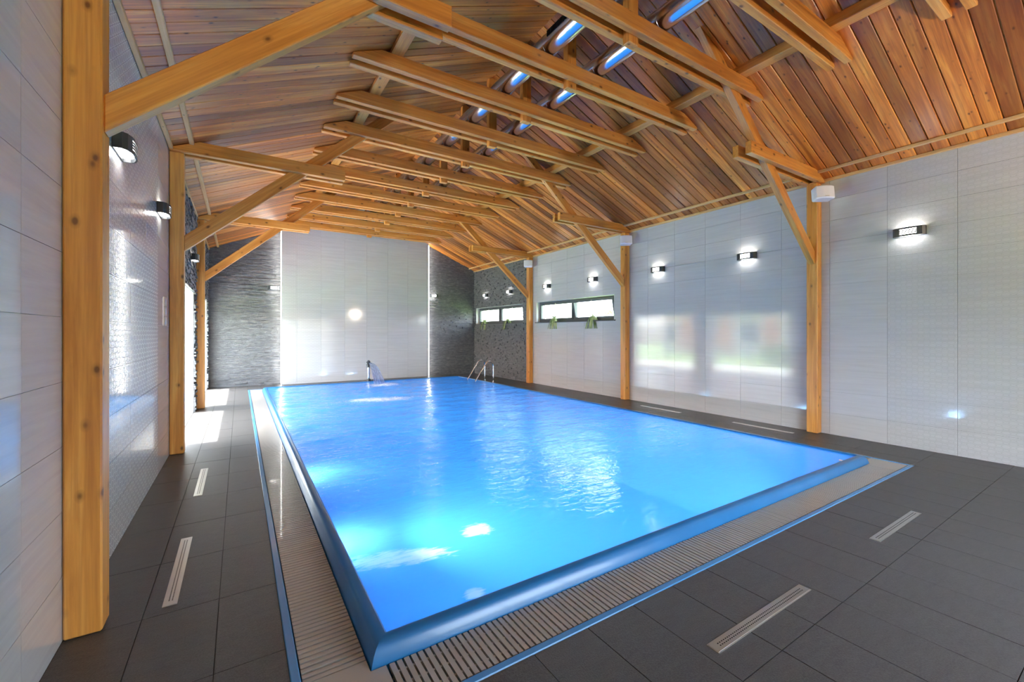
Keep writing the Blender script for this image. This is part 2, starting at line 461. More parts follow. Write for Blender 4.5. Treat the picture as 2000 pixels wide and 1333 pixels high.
# tiled white panel standing proud of the far wall, lit from behind at both edges
PA0, PA1, PAY = 1.05, 5.665, 14.40
wp = empty('tiled_wall_panel', (XC-.07, PAY+.1, 0))
tag(wp, 'tall white tiled panel on the far wall between two dark slate strips', 'wall panel')
poly = clip(clip([(PA0, 0), (PA1, 0), (PA1, 6), (PA0, 6)], -SL, 1, EAVE-SL*XL-.02), SL, 1, EAVE+SL*XR-.02)
bx = MB().prism([(p[0], PAY+.012, p[1]) for p in poly], (0, .09, 0)).build('backing', M['plaster'])
bx.parent = wp; bx.matrix_parent_inverse = Matrix.Translation(wp.location).inverted()
xx = [PA0]+[PA0+.40+TW*k for k in range(0, 7) if PA0+.4+TW*k < PA1-.05]+[PA1]
zz = [TH*k for k in range(0, 18)]
for i, (a, b) in enumerate(zip(xx, xx[1:])):
    for c, d in zip(zz, zz[1:]):
        pg = clip(clip([(a+ZG, c+ZG), (b-ZG, c+ZG), (b-ZG, d-ZG), (a+ZG, d-ZG)], -SL, 1, EAVE-SL*XL-.02), SL, 1, EAVE+SL*XR-.02)
        if len(pg) < 3: continue
        ox, oz = a, c
        m = MB().prism([(p[0]-ox, 0, p[1]-oz) for p in pg], (0, .01, 0))
        pm = i < 2 or i == len(xx)-2
        key = ('p', pm, tuple((round(p[0]-ox,3), round(p[1]-oz,3)) for p in pg))
        if key not in cache: cache[key] = m.mesh('panel_tile', M['ptile' if pm else 'wtile'])
        o = link('panel_tile', cache[key], wp, loc=(ox-wp.location.x, PAY-wp.location.y, oz))
        o.rotation_euler = (random.uniform(-.001,.001), 0, random.uniform(-.001,.001))
for s, x in ((-1, PA0), (1, PA1)):
    o = tag(MB().box(x-.014 if s < 0 else x+.001, x-.001 if s < 0 else x+.014, PAY+.01, PAY+.05, .02, roof(x)-.06).build('led_strip', M['led']),
        'glowing white light strip up the %s edge of the tall tiled panel' % ('left' if s < 0 else 'right'), 'light strip')

# ------------------------------------------------------------------ roof: two boarded slopes
def slope_obj(side):
    # local frame: x up the slope, y along the room, z out of the room
    e = empty('slope_frame', (0,0,0))
    return e
SLEN = (XR-XC)/math.cos(SA)
def ceiling(side):
    if side > 0: loc = (XR+.0, 0, EAVE); rot = (0, SA, math.pi)   # placeholder, set through matrix below
    ux = Vector((-math.cos(SA)*side, 0, math.sin(SA))); nz = Vector((math.sin(SA)*side, 0, math.cos(SA)))
    uy = nz.cross(ux)
    org = Vector((XR if side > 0 else XL, 0, EAVE))
    mat = Matrix((ux, uy, nz)).transposed().to_4x4(); mat.translation = org
    ysgn = 1 if uy.y > 0 else -1
    b = MB().box(-.55, SLEN+.04, *(sorted((ysgn*(YB-.2), ysgn*(YF+.3)))), .02, .14)
    o = tag(b.build('ceiling', M['board']), kind='structure'); o.matrix_world = mat
    return o, mat, ysgn
PITCH = .1585
for side in (1, -1):
    ce, mat, ysg = ceiling(side)
    bm_ = MB().prism([(0,0,.018),(0,PITCH-.010,.018),(0,PITCH-.010,.004),(0,PITCH-.016,-.003),(0,.006,-.001),(0,0,.004)], (SLEN,0,0)).mesh('ceiling_board', M['board'])
    y = YB + (.0 if side > 0 else .05)
    while y < YF-.01:
        o = link('ceiling_board', bm_, ce)
        o.location = (0, (y if ysg > 0 else -(y+PITCH)), random.uniform(-.002, .002))
        o.rotation_euler = (R(random.uniform(-.9, .9)), 0, 0)
        y += PITCH

# ------------------------------------------------------------------ timber
def timber(name, poly, y0, y1, ang, mat='beam', parent=None, bevel=.006):
    """polygon in the XZ plane, extruded y0..y1; local x along the grain direction ang (0 = world x, 90 = up)"""
    px, pz = poly[0]; a = R(ang); ca, sa = math.cos(a), math.sin(a)
    loc = []
    for x, z in poly:
        dx, dz = x-px, z-pz
        loc.append((dx*ca+dz*sa, 0, -dx*sa+dz*ca))
    m = MB().prism(loc, (0, y1-y0, 0))
    o = m.build(name, M[mat], bevel=bevel)
    o.location = (px, y0, pz); o.rotation_euler = (0, -a, 0)
    if parent:
        o.parent = parent; o.matrix_parent_inverse = Matrix.Translation(parent.location).inverted()
    return o
def rclip(poly, gap=.012):
    return clip(clip(poly, -SL, 1, EAVE-SL*XL-gap), SL, 1, EAVE+SL*XR-gap)
def ybeam(name, x0, x1, z0, z1, y0, y1, mat='beam', parent=None, roofcut=False):
    pts = [(x0,z0),(x1,z0),(x1,z1),(x0,z1)]
    if roofcut: pts = rclip(pts, .006)
    # local x = world y
    m = MB().prism([(0, -(p[0]-x0), p[1]-z0) for p in pts], (y1-y0, 0, 0))
    o = m.build(name, M[mat], bevel=.004); o.location = (x0, y0, z0); o.rotation_euler = (0, 0, R(90))
    if parent:
        o.parent = parent; o.matrix_parent_inverse = Matrix.Translation(parent.location).inverted()
    return o
G = .045; PK = .08     # half gap, plank thickness
TB, TT_ = 4.60, 4.765
ordn = ['first', 'second', 'third', 'fourth', 'fifth', 'sixth', 'seventh', 'eighth', 'ninth', 'tenth', 'eleventh', 'twelfth', 'thirteenth', 'fourteenth']
EX = 5.80
for i, y in enumerate(TR):
    e = empty('tie_beam', (XC, y, TB))
    tag(e, 'double-plank timber tie beam under the ridge, %s from the camera' % ordn[i], 'beam', 'double tie beams across the roof')
    for s in (-1, 1):
        y0 = y+G if s > 0 else y-G-PK
        pl = rclip([(XC-2.6, TB), (XC+2.6, TB), (XC+2.6, TT_), (XC-2.6, TT_)], .012)
        pl = [p for p in pl]
        pl = clip(clip(pl, 1, 0, EX), -1, 0, -(2*XC-EX))
        timber('plank', pl, y0, y0+PK, 0, parent=e)
    k = timber('king_post', rclip([(XC-.075, 4.525), (XC+.065, 4.525), (XC+.065, 6), (XC-.075, 6)]), y-G+.001, y+G-.001, 90)
    tag(k, 'short hanging timber post at the ridge held by the %s tie beam' % ordn[i], 'post', 'king posts along the ridge')
wh = {-1: 'left', 1: 'right'}
near = ['nearest the camera', 'in the middle of its wall', 'farthest from the camera']
for j, y in enumerate(PT):
    for s in (-1, 1):
        f = (lambda x: x) if s > 0 else (lambda x: 2*XC-x)
        yy0, yy1 = y-.075, y+.075
        mb = MB(); xs_ = sorted((0, f(7.597)-f(7.45)))
        mb.v = []
        # local x runs up the post, local z across (rotated like the other timbers)
        mb.box(.004, 3.846, 0, .15, -xs_[1], -xs_[0]); mb.box(3.846, 3.87, .032, .118, -xs_[1], -xs_[0])
        o = mb.build('timber_post', M['beam'], bevel=.008); o.location = (f(7.45), yy0, 0); o.rotation_euler = (0, -R(90), 0)
        tag(o, 'square knotty pine post standing against the %s wall, %s' % (wh[s], near[j]), 'post', 'pine wall posts')
        # brace, sandwiched between the planks of both ties
        b0 = 2.60; m_ = .88; wv = .15*math.sqrt(1+m_*m_)
        x1_ = 3.9
        pl = [(f(7.45), b0), (f(7.45), b0+wv), (f(x1_), b0+wv+m_*(7.45-x1_)), (f(x1_), b0+m_*(7.45-x1_))]
        a = math.degrees(math.atan(m_))
        o = timber('timber_brace', rclip(pl, .02), y-G+.002, y+G-.002, (180-a) if s > 0 else a)
        tag(o, 'diagonal pine brace from the %s-hand post %s' % (wh[s], near[j]), 'brace', 'diagonal roof braces')
        e = empty('short_tie', (f(6.5), y, 3.85))
        tag(e, 'short double timber tie topping the %s-hand post %s' % (wh[s], near[j]), 'beam', 'short eaves ties')
        for q in (-1, 1):
            y0 = y+G if q > 0 else y-G-PK
            pl = rclip([(f(5.5), 3.85), (f(7.597), 3.85), (f(7.597), 4.01), (f(5.5), 4.01)], .012)
            timber('plank', pl, y0, y0+PK, 0, parent=e)
for s in (-1, 1):
    f = (lambda x: x) if s > 0 else (lambda x: 2*XC-x)
    x0, x1 = sorted((f(5.24), f(5.38)))
    o = ybeam('purlin', x0, x1, TT_+.001, 5.2, YB, YF, roofcut=True)
    tag(o, 'long timber purlin lying on the %s ends of the tie beams' % wh[s], 'beam')
    x0, x1 = sorted((f(7.34), f(7.39)))
    z0 = roof((x0+x1)/2)-.035
    tag(ybeam('batten', x0, x1, z0, z0+.5, YB, YF, mat='batten', roofcut=True), 'pale timber batten along the boards just above the %s wall' % wh[s], 'batten')
    x0, x1 = sorted((f(7.555), f(7.597)))
    tag(ybeam('trim_%d' % (1 if s < 0 else 2), x0, x1, EAVE-.03, EAVE+.3, YB, YF, mat='batten', roofcut=True), kind='structure')

# ------------------------------------------------------------------ air ducts
DR = .122; DZ = TT_+DR+.004
for s, x in ((-1, 3.04), (1, 3.81)):
    d = empty('air_duct', (x, 6.5, DZ))
    tag(d, 'shiny round metal air duct lying on the tie beams, %s of the ridge posts' % ('left' if s < 0 else 'right'), 'duct')
    prev = YB
    n = 28
    bounds = [YB]+TR+[YF]
    for a, b in zip(bounds, bounds[1:]):
        o = MB().tube([(0,a-6.5,0),(0,b-6.5,0)], DR-.004, 28).build('duct_section', M['duct'], d, smooth='auto')
        if b in TR:
            r1 = DR+.004
            MB().tube([(0,b-6.5-.10,0),(0,b-6.5-.095,0),(0,b-6.5+.095,0),(0,b-6.5+.10,0)], [DR-.004, DR, DR, DR-.004], 28).build('collar', M['duct'], d, smooth='auto')
        # slotted outlet on the upper left flank
        if b in TR and s < 0 and 2 < b < 5:
            m = MB(); yy = a-6.5+.2
            while yy < b-6.5-.2:
                for th in (R(192), R(200)):
                    cx, cz = math.cos(th)*DR, -math.sin(th)*DR
                m.box(-DR-.003, -DR+.012, yy, yy+.009, -.055+.05, .06)
                yy += .020
            m.build('outlet_slots', M['black'], d)

# ------------------------------------------------------------------ pool
pool = empty('swimming_pool', ((PX0+PX1)/2, (PY0+PY1)/2, 0))
tag(pool, 'large rectangular blue swimming pool with raised rounded rim', 'pool')
def ring(prof, name, mat, smooth='auto', closed_bottom=None):
    m = MB(); n = len(prof)
    for (o, z) in prof:
        m.v += [(PX0-o-pool.location.x, PY0-o-pool.location.y, z), (PX1+o-pool.location.x, PY0-o-pool.location.y, z),
                (PX1+o-pool.location.x, PY1+o-pool.location.y, z), (PX0-o-pool.location.x, PY1+o-pool.location.y, z)]
    for i in range(n-1):
        for k in range(4):
            k2 = (k+1) % 4; m.f.append((i*4+k, i*4+k2, (i+1)*4+k2, (i+1)*4+k))
    if closed_bottom: m.f.append(tuple((n-1)*4+k for k in range(4)))
    return m.build(name, mat, pool, smooth=smooth)
ring([(.10,-.10),(.10,-.005),(.097,.012),(.085,.045),(.07,.068),(.05,.084),(.03,.090),(.012,.088),(.002,.078),(-.004,.06)], 'rim', M['liner'])
ring([(-.004,.06),(-.004,-1.35)], 'basin', M['basin'], closed_bottom=True)
ring([(.10,-.10),(.38,-.10),(.38,-.001),(.384,.004),(.416,.004),(.42,-.001),(.42,-.10)], 'edge_strip', M['strip'])
# water surface with real ripples
def hwave(x, y):
    amp = min(1, max(.10, (y-2.4)/4.0))
    v = noise.noise(Vector((x*1.5, y*2.6, 0)))*.016 + noise.noise(Vector((x*3.7+9, y*6.0, 3)))*.0085 + noise.noise(Vector((x*8+3, y*13, 7)))*.0035
    d = math.hypot(x-3.4, y-12.1); v += .010*math.cos(d*16)*math.exp(-d*.9)
    d = math.hypot(x-2.6, y-9.5); v += .006*math.cos(d*14)*math.exp(-d*.9)
    edge = min(1, max(0, min(x-PX0, PX1-x, y-PY0, PY1-y)/.12))
    return v*amp*edge*1.05
m = MB(); st = .045; nx = int((PX1-PX0)/st); ny = int((PY1-PY0)/st)
for j in range(ny+1):
    for i in range(nx+1):
        x = PX0+.004*0+(PX1-PX0)*i/nx; y = PY0+(PY1-PY0)*j/ny
        m.v.append((x, y, WZ+hwave(x, y)))
for j in range(ny):
    for i in range(nx):
        a = j*(nx+1)+i; m.f.append((a, a+1, a+nx+2, a+nx+1))
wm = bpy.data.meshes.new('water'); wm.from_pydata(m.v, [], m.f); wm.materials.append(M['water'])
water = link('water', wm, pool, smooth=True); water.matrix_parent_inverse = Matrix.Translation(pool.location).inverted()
# unseen underwater lamps, added to make the water glow
ZL = (-.50, -.9, -.9)
for i, (x, y, s) in enumerate(((PX0+.02, 2.9, 1), (PX0+.02, 6.2, 1), (PX0+.02, 9.5, 1))):
    e = empty('added_pool_lamp', (x, y, ZL[i]))
    tag(e, 'unseen round underwater lamp added in the left pool wall, %s along its side' % ['nearest', 'middle', 'farthest'][i % 3], 'lamp', 'added underwater glow lamps')
    MB().tube([(-.012*s,0,0),(.02*s,0,0)], .12, 24).build('housing', M['white'], e)
    MB().tube([(.02*s,0,0),(.026*s,0,0)], .10, 24).build('lens', M['poolglass'], e)
    l = bpy.data.lights.new('added_pool_light', 'AREA'); l.shape = 'DISK'; l.size = .2; l.energy = POOLW*(.5, 1.3, 1.3)[i]; l.spread = R(125); l.color = (.80,.93,1)
    lo = bpy.data.objects.new('added_pool_light', l); C.objects.link(lo); lo.location = (x+.04*s, y, ZL[i])
    lo.rotation_euler = Vector((-s, 0, .45 if i else 0)).to_track_quat('Z', 'Y').to_euler()
for i, x in enumerate((2.0, 4.0, 5.6)):
    e = empty('added_pool_lamp', (x, PY0+.02, -.9)); tag(e, 'unseen round underwater lamp added in the near pool wall, %s from the left' % ('first', 'second', 'third')[i], 'lamp', 'added underwater glow lamps')
    MB().tube([(0,-.012,0),(0,.02,0)], .12, 24).build('housing', M['white'], e)
    MB().tube([(0,.02,0),(0,.026,0)], .10, 24).build('lens', M['poolglass'], e)
    l = bpy.data.lights.new('added_pool_light', 'AREA'); l.shape = 'DISK'; l.size = .2; l.energy = POOLW*1.1; l.spread = R(125); l.color = (.80,.93,1)
    lo = bpy.data.objects.new('added_pool_light', l); C.objects.link(lo); lo.location = (x, PY0+.06, -.9)
    lo.rotation_euler = Vector((0, -1, .45)).to_track_quat('Z', 'Y').to_euler()
nz = empty('inlet_nozzle', (5.86, PY0+.02, .035))
# small wall fitting at the near right corner
tag(nz, 'small round white water inlet at the near right corner of the pool', 'nozzle')
MB().tube([(0,-.012,0),(0,.02,0)], .045, 20).build('flange', M['white'], nz); MB().tube([(0,.02,0),(0,.05,0)], [.02,.015], 14).build('jet', M['white'], nz)
# overflow grating
grate = empty('overflow_grating', (PX0-.25, PY0-.25, 0))
tag(grate, 'beige slatted overflow grating running round the pool rim', 'grating')
S0, S1 = .106, .374; SP = .0345
smx = MB().box(0, .026, S0, S1, -.022, 0).mesh('slat', M['slat'])     # runs along y
rest = MB(); gx, gy = grate.location.x, grate.location.y
smesh_y = MB().box(0, .0245, 0, S1-S0, -.022, 0).mesh('slat', M['slat'])
smesh_x = MB().box(0, S1-S0, 0, .0245, -.022, 0).mesh('slat', M['slat'])
cnt = 0; x = PX0-.02
while x < PX1+.06:
    o = link('slat', smesh_y, grate, loc=(x-gx, PY0-S1-gy, random.uniform(-.0008,.0008))); cnt += 1; x += SP
    rest.box(x-gx, x-gx+.0245, PY1+S0-gy, PY1+S1-gy, -.022, 0)
y = PY0-.02
while y < PY1+.06:
    if cnt < 298:
        link('slat', smesh_x, grate, loc=(PX0-S1-gx, y-gy, random.uniform(-.0008,.0008))); cnt += 1
    else: rest.box(PX0-S1-gx, PX0-S0-gx, y-gy, y-gy+.0245, -.022, 0)
    rest.box(PX1+S0-gx, PX1+S1-gx, y-gy, y-gy+.0245, -.022, 0)
    y += SP
tag(rest.build('distant_slats', M['slat'], grate), kind='stuff')
cb = MB()
for t in (.16, .24, .32):
    cb.box(PX0-t-.006-gx, PX0-t+.006-gx, PY0-.02-gy, PY1+.02-gy, -.035, -.007)
    cb.box(PX1+t-.006-gx, PX1+t+.006-gx, PY0-.02-gy, PY1+.02-gy, -.035, -.007)
    cb.box(PX0-.02-gx, PX1+.02-gx, PY0-t-.006-gy, PY0-t+.006-gy, -.035, -.007)
    cb.box(PX0-.02-gx, PX1+.02-gx, PY1+t-.006-gy, PY1+t+.006-gy, -.035, -.007)
cb.build('connecting_bars', M['slat'], grate)
for (cx, sx) in ((PX0, -1), (PX1, 1)):
    for (cy, sy) in ((PY0, -1), (PY1, 1)):
        q = MB()
        a, b = sorted((cx+sx*.028, cx+sx*S1)); c, d = sorted((cy+sy*.028, cy+sy*S1))
        # L shaped corner plate: two legs
        a2, b2 = sorted((cx+sx*S0, cx+sx*S1)); c2, d2 = sorted((cy+sy*S0, cy+sy*S1))
        q.box(a2-gx, b2-gx, min(c,d)-gy, max(c,d)-gy, -.022, .001)
        a3, b3 = sorted((cx+sx*.035, cx+sx*S0)); q.box(a3-gx, b3-gx, c2-gy, d2-gy, -.022, .001)
        q.build('corner_plate', M['slat'], grate)

# foam where jets and the falling water churn the surface
def foam(cx, cy, rx, ry, n, rot, label, seed, r0=.0025, r1=.008):
    rng = random.Random(seed); m = MB(); ca, sa = math.cos(rot), math.sin(rot)
    for _ in range(n):
        u, v = rng.gauss(0, .42)*rx, rng.gauss(0, .42)*ry
        if rng.random() > .75+1.6*noise.noise(Vector((u*9+seed, v*22, 1))): continue
        x, y = cx+u*ca-v*sa, cy+u*sa+v*ca
        if not (PX0+.03 < x < PX1-.03 and PY0+.03 < y < PY1-.03): continue
        r = rng.uniform(r0, r1); z = WZ+hwave(x, y)-r*.1
        k = len(m.v)
        m.v += [(x+r,y,z),(x+r*.3,y+r*.95,z),(x-r*.8,y+r*.6,z),(x-r*.8,y-r*.6,z),(x+r*.3,y-r*.95,z),(x,y,z+r*.22)]
        m.f += [(k+i, k+(i+1) % 5, k+5) for i in range(5)]
    me = bpy.data.meshes.new('foam'); me.from_pydata(m.v, [], m.f); me.materials.append(M['foam'])
    tag(link('foam', me, smooth=True), label, 'foam', kind='stuff')
foam(2.60, 9.55, .75, .30, 9000, 0, 'long churned band of foam in front of the water spout', 3)
foam(3.45, 12.1, .42, .30, 7000, 0, 'white splash where the spout falls into the pool', 4)

# ------------------------------------------------------------------ floor drains
def drain(x, y, L, alongx, label):
    e = empty('floor_drain', (x, y, 0), 0 if alongx else R(90))
    tag(e, label, 'drain', 'slotted steel floor drains')
    MB().box(-L/2, L/2, -.034, .034, -.004, .0025).build('frame', M['steel'], e)
    MB().box(-L/2+.005, L/2-.005, -.028, .028, .001, .0038).build('cover', M['steel'], e)
    m = MB(); u = -L/2+.05
    while u < L/2-.05:
        for v in (-.0075, .0075): m.box(u, u+.009, v-.0028, v+.0028, .003, .0043)
        u += .0165
    m.build('slots', M['black'], e)
drain(2.425, 1.235, .95, True, 'long steel slot drain in the dark floor in front of the pool, nearer one')
drain(4.455, 1.235, .93, True, 'steel slot drain in front of the pool, farther to the right')
drain(-.335, 3.56, .95, False, 'steel slot drain in the left walkway beside the nearest post')
drain(-.335, 5.50, .96, False, 'steel slot drain in the left walkway, farther of the two')
drain(7.19, 3.70, .96, False, 'steel slot drain in the right walkway beside the nearest right post')
drain(7.19, 5.70, .96, False, 'steel slot drain in the right walkway, farther from the camera')

# ------------------------------------------------------------------ wall lamps
def make_lamp():
    e = empty('wall_lamp', (0,0,0))   # back on the plane y=0, pointing to -y
    W, D, H = .165, .105, .115
    prof = [(-W,0),(-W,-.055),(-W+.025,-.082),(-W+.075,-D+.006),(-.05,-D),(.05,-D),(W-.075,-D+.006),(W-.025,-.082),(W,-.055),(W,0)]
    inn = [(p[0]*.93, p[1]*.90) for p in prof]
    m = MB()
    def band(z0, z1, idx):
        for i in idx:
            a, b, c, d = prof[i], prof[i+1], inn[i+1], inn[i]
            m.prism([(a[0],a[1],z0),(b[0],b[1],z0),(c[0],c[1],z0),(d[0],d[1],z0)], (0,0,z1-z0))
    allx = range(len(prof)-1)
    band(-H/2, -H/2+.022, allx); band(H/2-.022, H/2, allx)
    band(-H/2+.022, H/2-.022, [0, 1, 2, 6, 7, 8])
    m.box(-W, W, -.008, 0, -H/2, H/2)
    m.build('housing', M['darkgrey'], e)
    g = MB()
    for z in (-.019, 0, .019):
        for i in range(3, 6):
            a, b, c, d = prof[i], prof[i+1], inn[i+1], inn[i]
            g.prism([(a[0],a[1],z-.006),(b[0],b[1],z-.006),(c[0],c[1],z-.006),(d[0],d[1],z-.006)], (0,0,.012))
    g.build('louvre', M['darkgrey'], e)
    gp = [(p[0]*.70, p[1]*.80-.004) for p in prof]
    MB().prism([(p[0], p[1]-.001, -H/2+.014) for p in gp], (0,0,H-.028)).build('glass', M['lampglass'], e)
    return e
lamp0 = make_lamp(); used = [False]
def lamp(x, y, z, rz, label):
    o = lamp0 if not used[0] else copy_tree(lamp0)
    used[0] = True
    o.location = (x, y, z); o.rotation_euler = (0, 0, rz); tag(o, label, 'wall lamp', 'louvred wall lamps')
RY = [1.97, 4.15, 6.06, 8.07, 10.0, 12.02, 13.65]
rl = ['on the patterned tiles right of the nearest right post', 'on the right wall just left of the nearest post', 'on the right wall just right of the middle post',
      'above the near end of the tilted window', 'above the far end of the window with trailing plants', 'on the slate right wall beside the farthest post', 'on the slate right wall nearest the far corner']
for y, t in zip(RY, rl): lamp(XR-.002 if y < 10.5 else XR-.03, y, 2.90, R(-90), 'dark louvred wall lamp, lit, '+t)
for y, t in zip([4.15, 6.06, 9.6], ['under the nearest left brace', 'on patterned tiles beside the middle left post', 'on the slate above the first doorway']):
    lamp(XL+.002 if y < 7 else XL+.03, y, 2.90, R(90), 'lit dark wall lamp '+t)
lamp(.86, YF-.045, 2.88, 0, 'bright wall lamp on the far slate left of the white panel')
lamp(5.90, YF-.045, 2.88, 0, 'bright wall lamp on the far slate right of the white panel')
lamp(XL+.002, -.4, 2.90, R(90), 'dark louvred wall lamp on the left wall behind the camera')
lamp(XR-.002, -.2, 2.90, R(-90), 'dark louvred wall lamp on the right wall behind the camera')

# floodlights added on the near wall, unseen, aimed up to brighten the timber
for x, t in ((.5, 'left'), (6.6, 'right')):
    e = empty('fill_floodlight', (x, YB+.10, 2.75)); e.rotation_euler = (R(32), 0, 0)
    tag(e, 'floodlight added on the near wall behind the camera, %s one, aimed at the roof' % t, 'fill_floodlight', 'floodlights added on the near wall')
    MB().box(-.16,.16,-.04,.03,-.11,.11).build('housing', M['darkgrey'], e, bevel=.01)
    MB().box(-.14,.14,.03,.034,-.09,.09).build('lens', M['white'], e)
    l = bpy.data.lights.new('fill_beam', 'AREA'); l.shape = 'RECTANGLE'; l.size = .28; l.size_y = .18; l.energy = FLOOD*(.72 if t == 'left' else 1.05); l.color = (1,.84,.66); l.spread = R(150)
    lo = bpy.data.objects.new('fill_beam', l); C.objects.link(lo); lo.location = (x, YB+.10+.05, 2.79); lo.rotation_euler = (R(90+32), 0, 0)
# ------------------------------------------------------------------ loudspeakers
def make_speaker():
    e = empty('loudspeaker', (0,0,0))
    prof = []
    for i in range(13):
        t = -1+2*i/12; prof.append((t*.165, -.13-.045*(1-t*t)))
    prof = [(-.145,.05)]+prof+[(.145,.05)]
    m = MB().prism([(p[0], p[1], -.12) for p in prof], (0,0,.24))
    m.build('cabinet', M['white'], e, bevel=.018)
    MB().box(-.02, .02, .04, .10, -.03, .03).build('bracket', M['white'], e)
    MB().box(-.035, .035, -.178, -.172, -.095, -.083).build('badge', M['steel'], e)
    return e
sp0 = make_speaker()
for j, y in enumerate(PT):
    o = sp0 if j == 0 else copy_tree(sp0)
    o.location = (7.37, y-.155, 3.62); o.scale = (.82, .82, .82); o.rotation_euler = (R(-6), 0, R(-38))
    tag(o, 'white loudspeaker at the top of the right-hand post ' + near[j], 'loudspeaker', 'white loudspeakers on the right posts')

# ------------------------------------------------------------------ windows in the right wall
def window(idx, w_, tilt):
    y0, y1, z0, z1 = w_; x = XR+.13
    root = empty('window_%d' % idx, ((x), (y0+y1)/2, z0)); tag(root, kind='structure')
    L = (y1-y0)/2
    T = lambda m, n, mt, p=root: m.build(n, M[mt], p)
    rv = MB(); dx = XR-x
    rv.box(dx+.0, .12, -L, -L+.006, 0, z1-z0); rv.box(dx, .12, L-.006, L, 0, z1-z0); rv.box(dx, .12, -L, L, z1-z0-.006, z1-z0)
    T(rv, 'reveal', 'plaster')
    T(MB().box(dx-.035, .12, -L-.04, L+.03, -.025, .004), 'sill', 'frame')
    f = MB(); h = z1-z0; k = .055
    f.box(0, .07, -L+.006, L-.006, .004, k); f.box(0, .07, -L+.006, L-.006, h-k, h-.006)
    f.box(0, .07, -L+.006, -L+k, k, h-k); f.box(0, .07, L-k, L-.006, k, h-k); f.box(0, .07, -.045, .045, k, h-k)
    T(f, 'frame', 'frame')
    for s in (-1, 1):
        a, b = (-L+k, -.045) if s < 0 else (.045, L-k)
        sh = empty('sash', (0, 0, 0)); C.objects.unlink(sh); bpy.data.objects.remove(sh)
        m = MB(); hh = h-2*k; e_ = .05
        m.box(-.025, .03, a, b, 0, e_); m.box(-.025, .03, a, b, hh-e_, hh); m.box(-.025, .03, a, a+e_, e_, hh-e_); m.box(-.025, .03, b-e_, b, e_, hh-e_)
        o = m.build('sash', M['frame'], root); o.location = (0, 0, k)
        p = MB().box(0, .006, a+e_-.005, b-e_+.005, e_-.005, hh-e_+.005).build('pane', M['glass'], o)
        m2 = MB().box(-.045, -.025, (a+b)/2-.01, (a+b)/2+.01, hh-.05, hh-.01).build('handle', M['steel'], o)
        if tilt and s < 0: o.rotation_euler = (0, R(-11), 0)
    return root
window(1, WINS[0], True); window(2, WINS[1], False)

# plants trailing over the sills
def plant(y, seed, droop, label):
    rng = random.Random(seed)
    e = empty('trailing_plant', (XR+.035, y, 1.866)); tag(e, label, 'plant', 'plants on the window sills')
    MB().tube([(0,0,0),(0,0,.005),(0,0,.085),(0,0,.09)], [.030,.034,.043,.043], 16).build('pot', M['pot'], e)
    m = MB()
    for i in range(46):
        th = rng.uniform(0, 2*math.pi); L = rng.uniform(.16, .30)
        d = Vector((math.cos(th)*.7-.35, math.sin(th), 0)).normalized()
        hang = rng.random() < droop
        p = Vector((rng.uniform(-.02,.02), rng.uniform(-.02,.02), .085)); pts = []
        for t in range(6):
            u = t/5; pts.append(p + d*L*u*(.8 if hang else .9) + Vector((0,0, (.20*u-(.50 if hang else .16)*u*u))))
            if pts[-1].x > .05: pts[-1].x = .05
        side = d.cross(Vector((0,0,1)))
        k = len(m.v)
        for t, q in enumerate(pts):
            wd = .015*math.sin(math.pi*(t+.4)/6)+.002
            m.v += [tuple(q-side*wd), tuple(q+side*wd)]
        for t in range(5): m.f.append((k+2*t, k+2*t+1, k+2*t+3, k+2*t+2))
    tag(m.build('foliage', M['leaf'], e, smooth=True), kind='stuff')
plant(9.72, 1, .55, 'small trailing green plant at the far end of the nearer window sill')
plant(8.12, 2, .6, 'larger trailing green plant beneath the tilted window sash')
plant(13.85, 3, .5, 'small trailing plant on the sill nearest the far corner')
plant(12.25, 4, .5, 'bushy trailing plant on the far window sill beside the farthest post')

# ------------------------------------------------------------------ sliding glass doors in the left wall
def door(idx, d_):
    y0, y1, z0, z1 = d_; x = XL-.34
    root = empty('door_%d' % idx, (x, (y0+y1)/2, 0)); tag(root, kind='structure'); L = (y1-y0)/2
    rv = MB(); dx = XL-.012-x
    rv.box(-.08, dx, -L, -L+.008, 0, z1); rv.box(-.08, dx, L-.008, L, 0, z1); rv.box(-.08, dx, -L, L, z1-.008, z1)
    rv.build('reveal', M['plaster'], root)
    MB().box(-.08, dx, -L, L, -.006, .006).build('threshold', M['paving'], root)
    f = MB(); k = .05
    f.box(-.05, .0, -L+.008, L-.008, z1-k, z1-.008); f.box(-.05, 0, -L+.008, -L+k, .006, z1-k); f.box(-.05, 0, L-k, L-.008, .006, z1-k)
    f.build('frame', M['frame'], root)
    for s in (-1, 1):
        a, b = (-L+k, .02) if s < 0 else (-.02, L-k); xo = -.045 if s < 0 else -.022
        m = MB(); e_ = .045
        m.box(xo, xo+.02, a, b, .008, .05); m.box(xo, xo+.02, a, b, z1-k-.045, z1-k); m.box(xo, xo+.02, a, a+e_, .05, z1-k-.045); m.box(xo, xo+.02, b-e_, b, .05, z1-k-.045)
        o = m.build('sliding_leaf', M['frame'], root)
        MB().box(xo+.007, xo+.013, a+e_-.004, b-e_+.004, .046, z1-k-.041).build('pane', M['glass'], o)
door(1, DOORS[0]); door(2, DOORS[1])

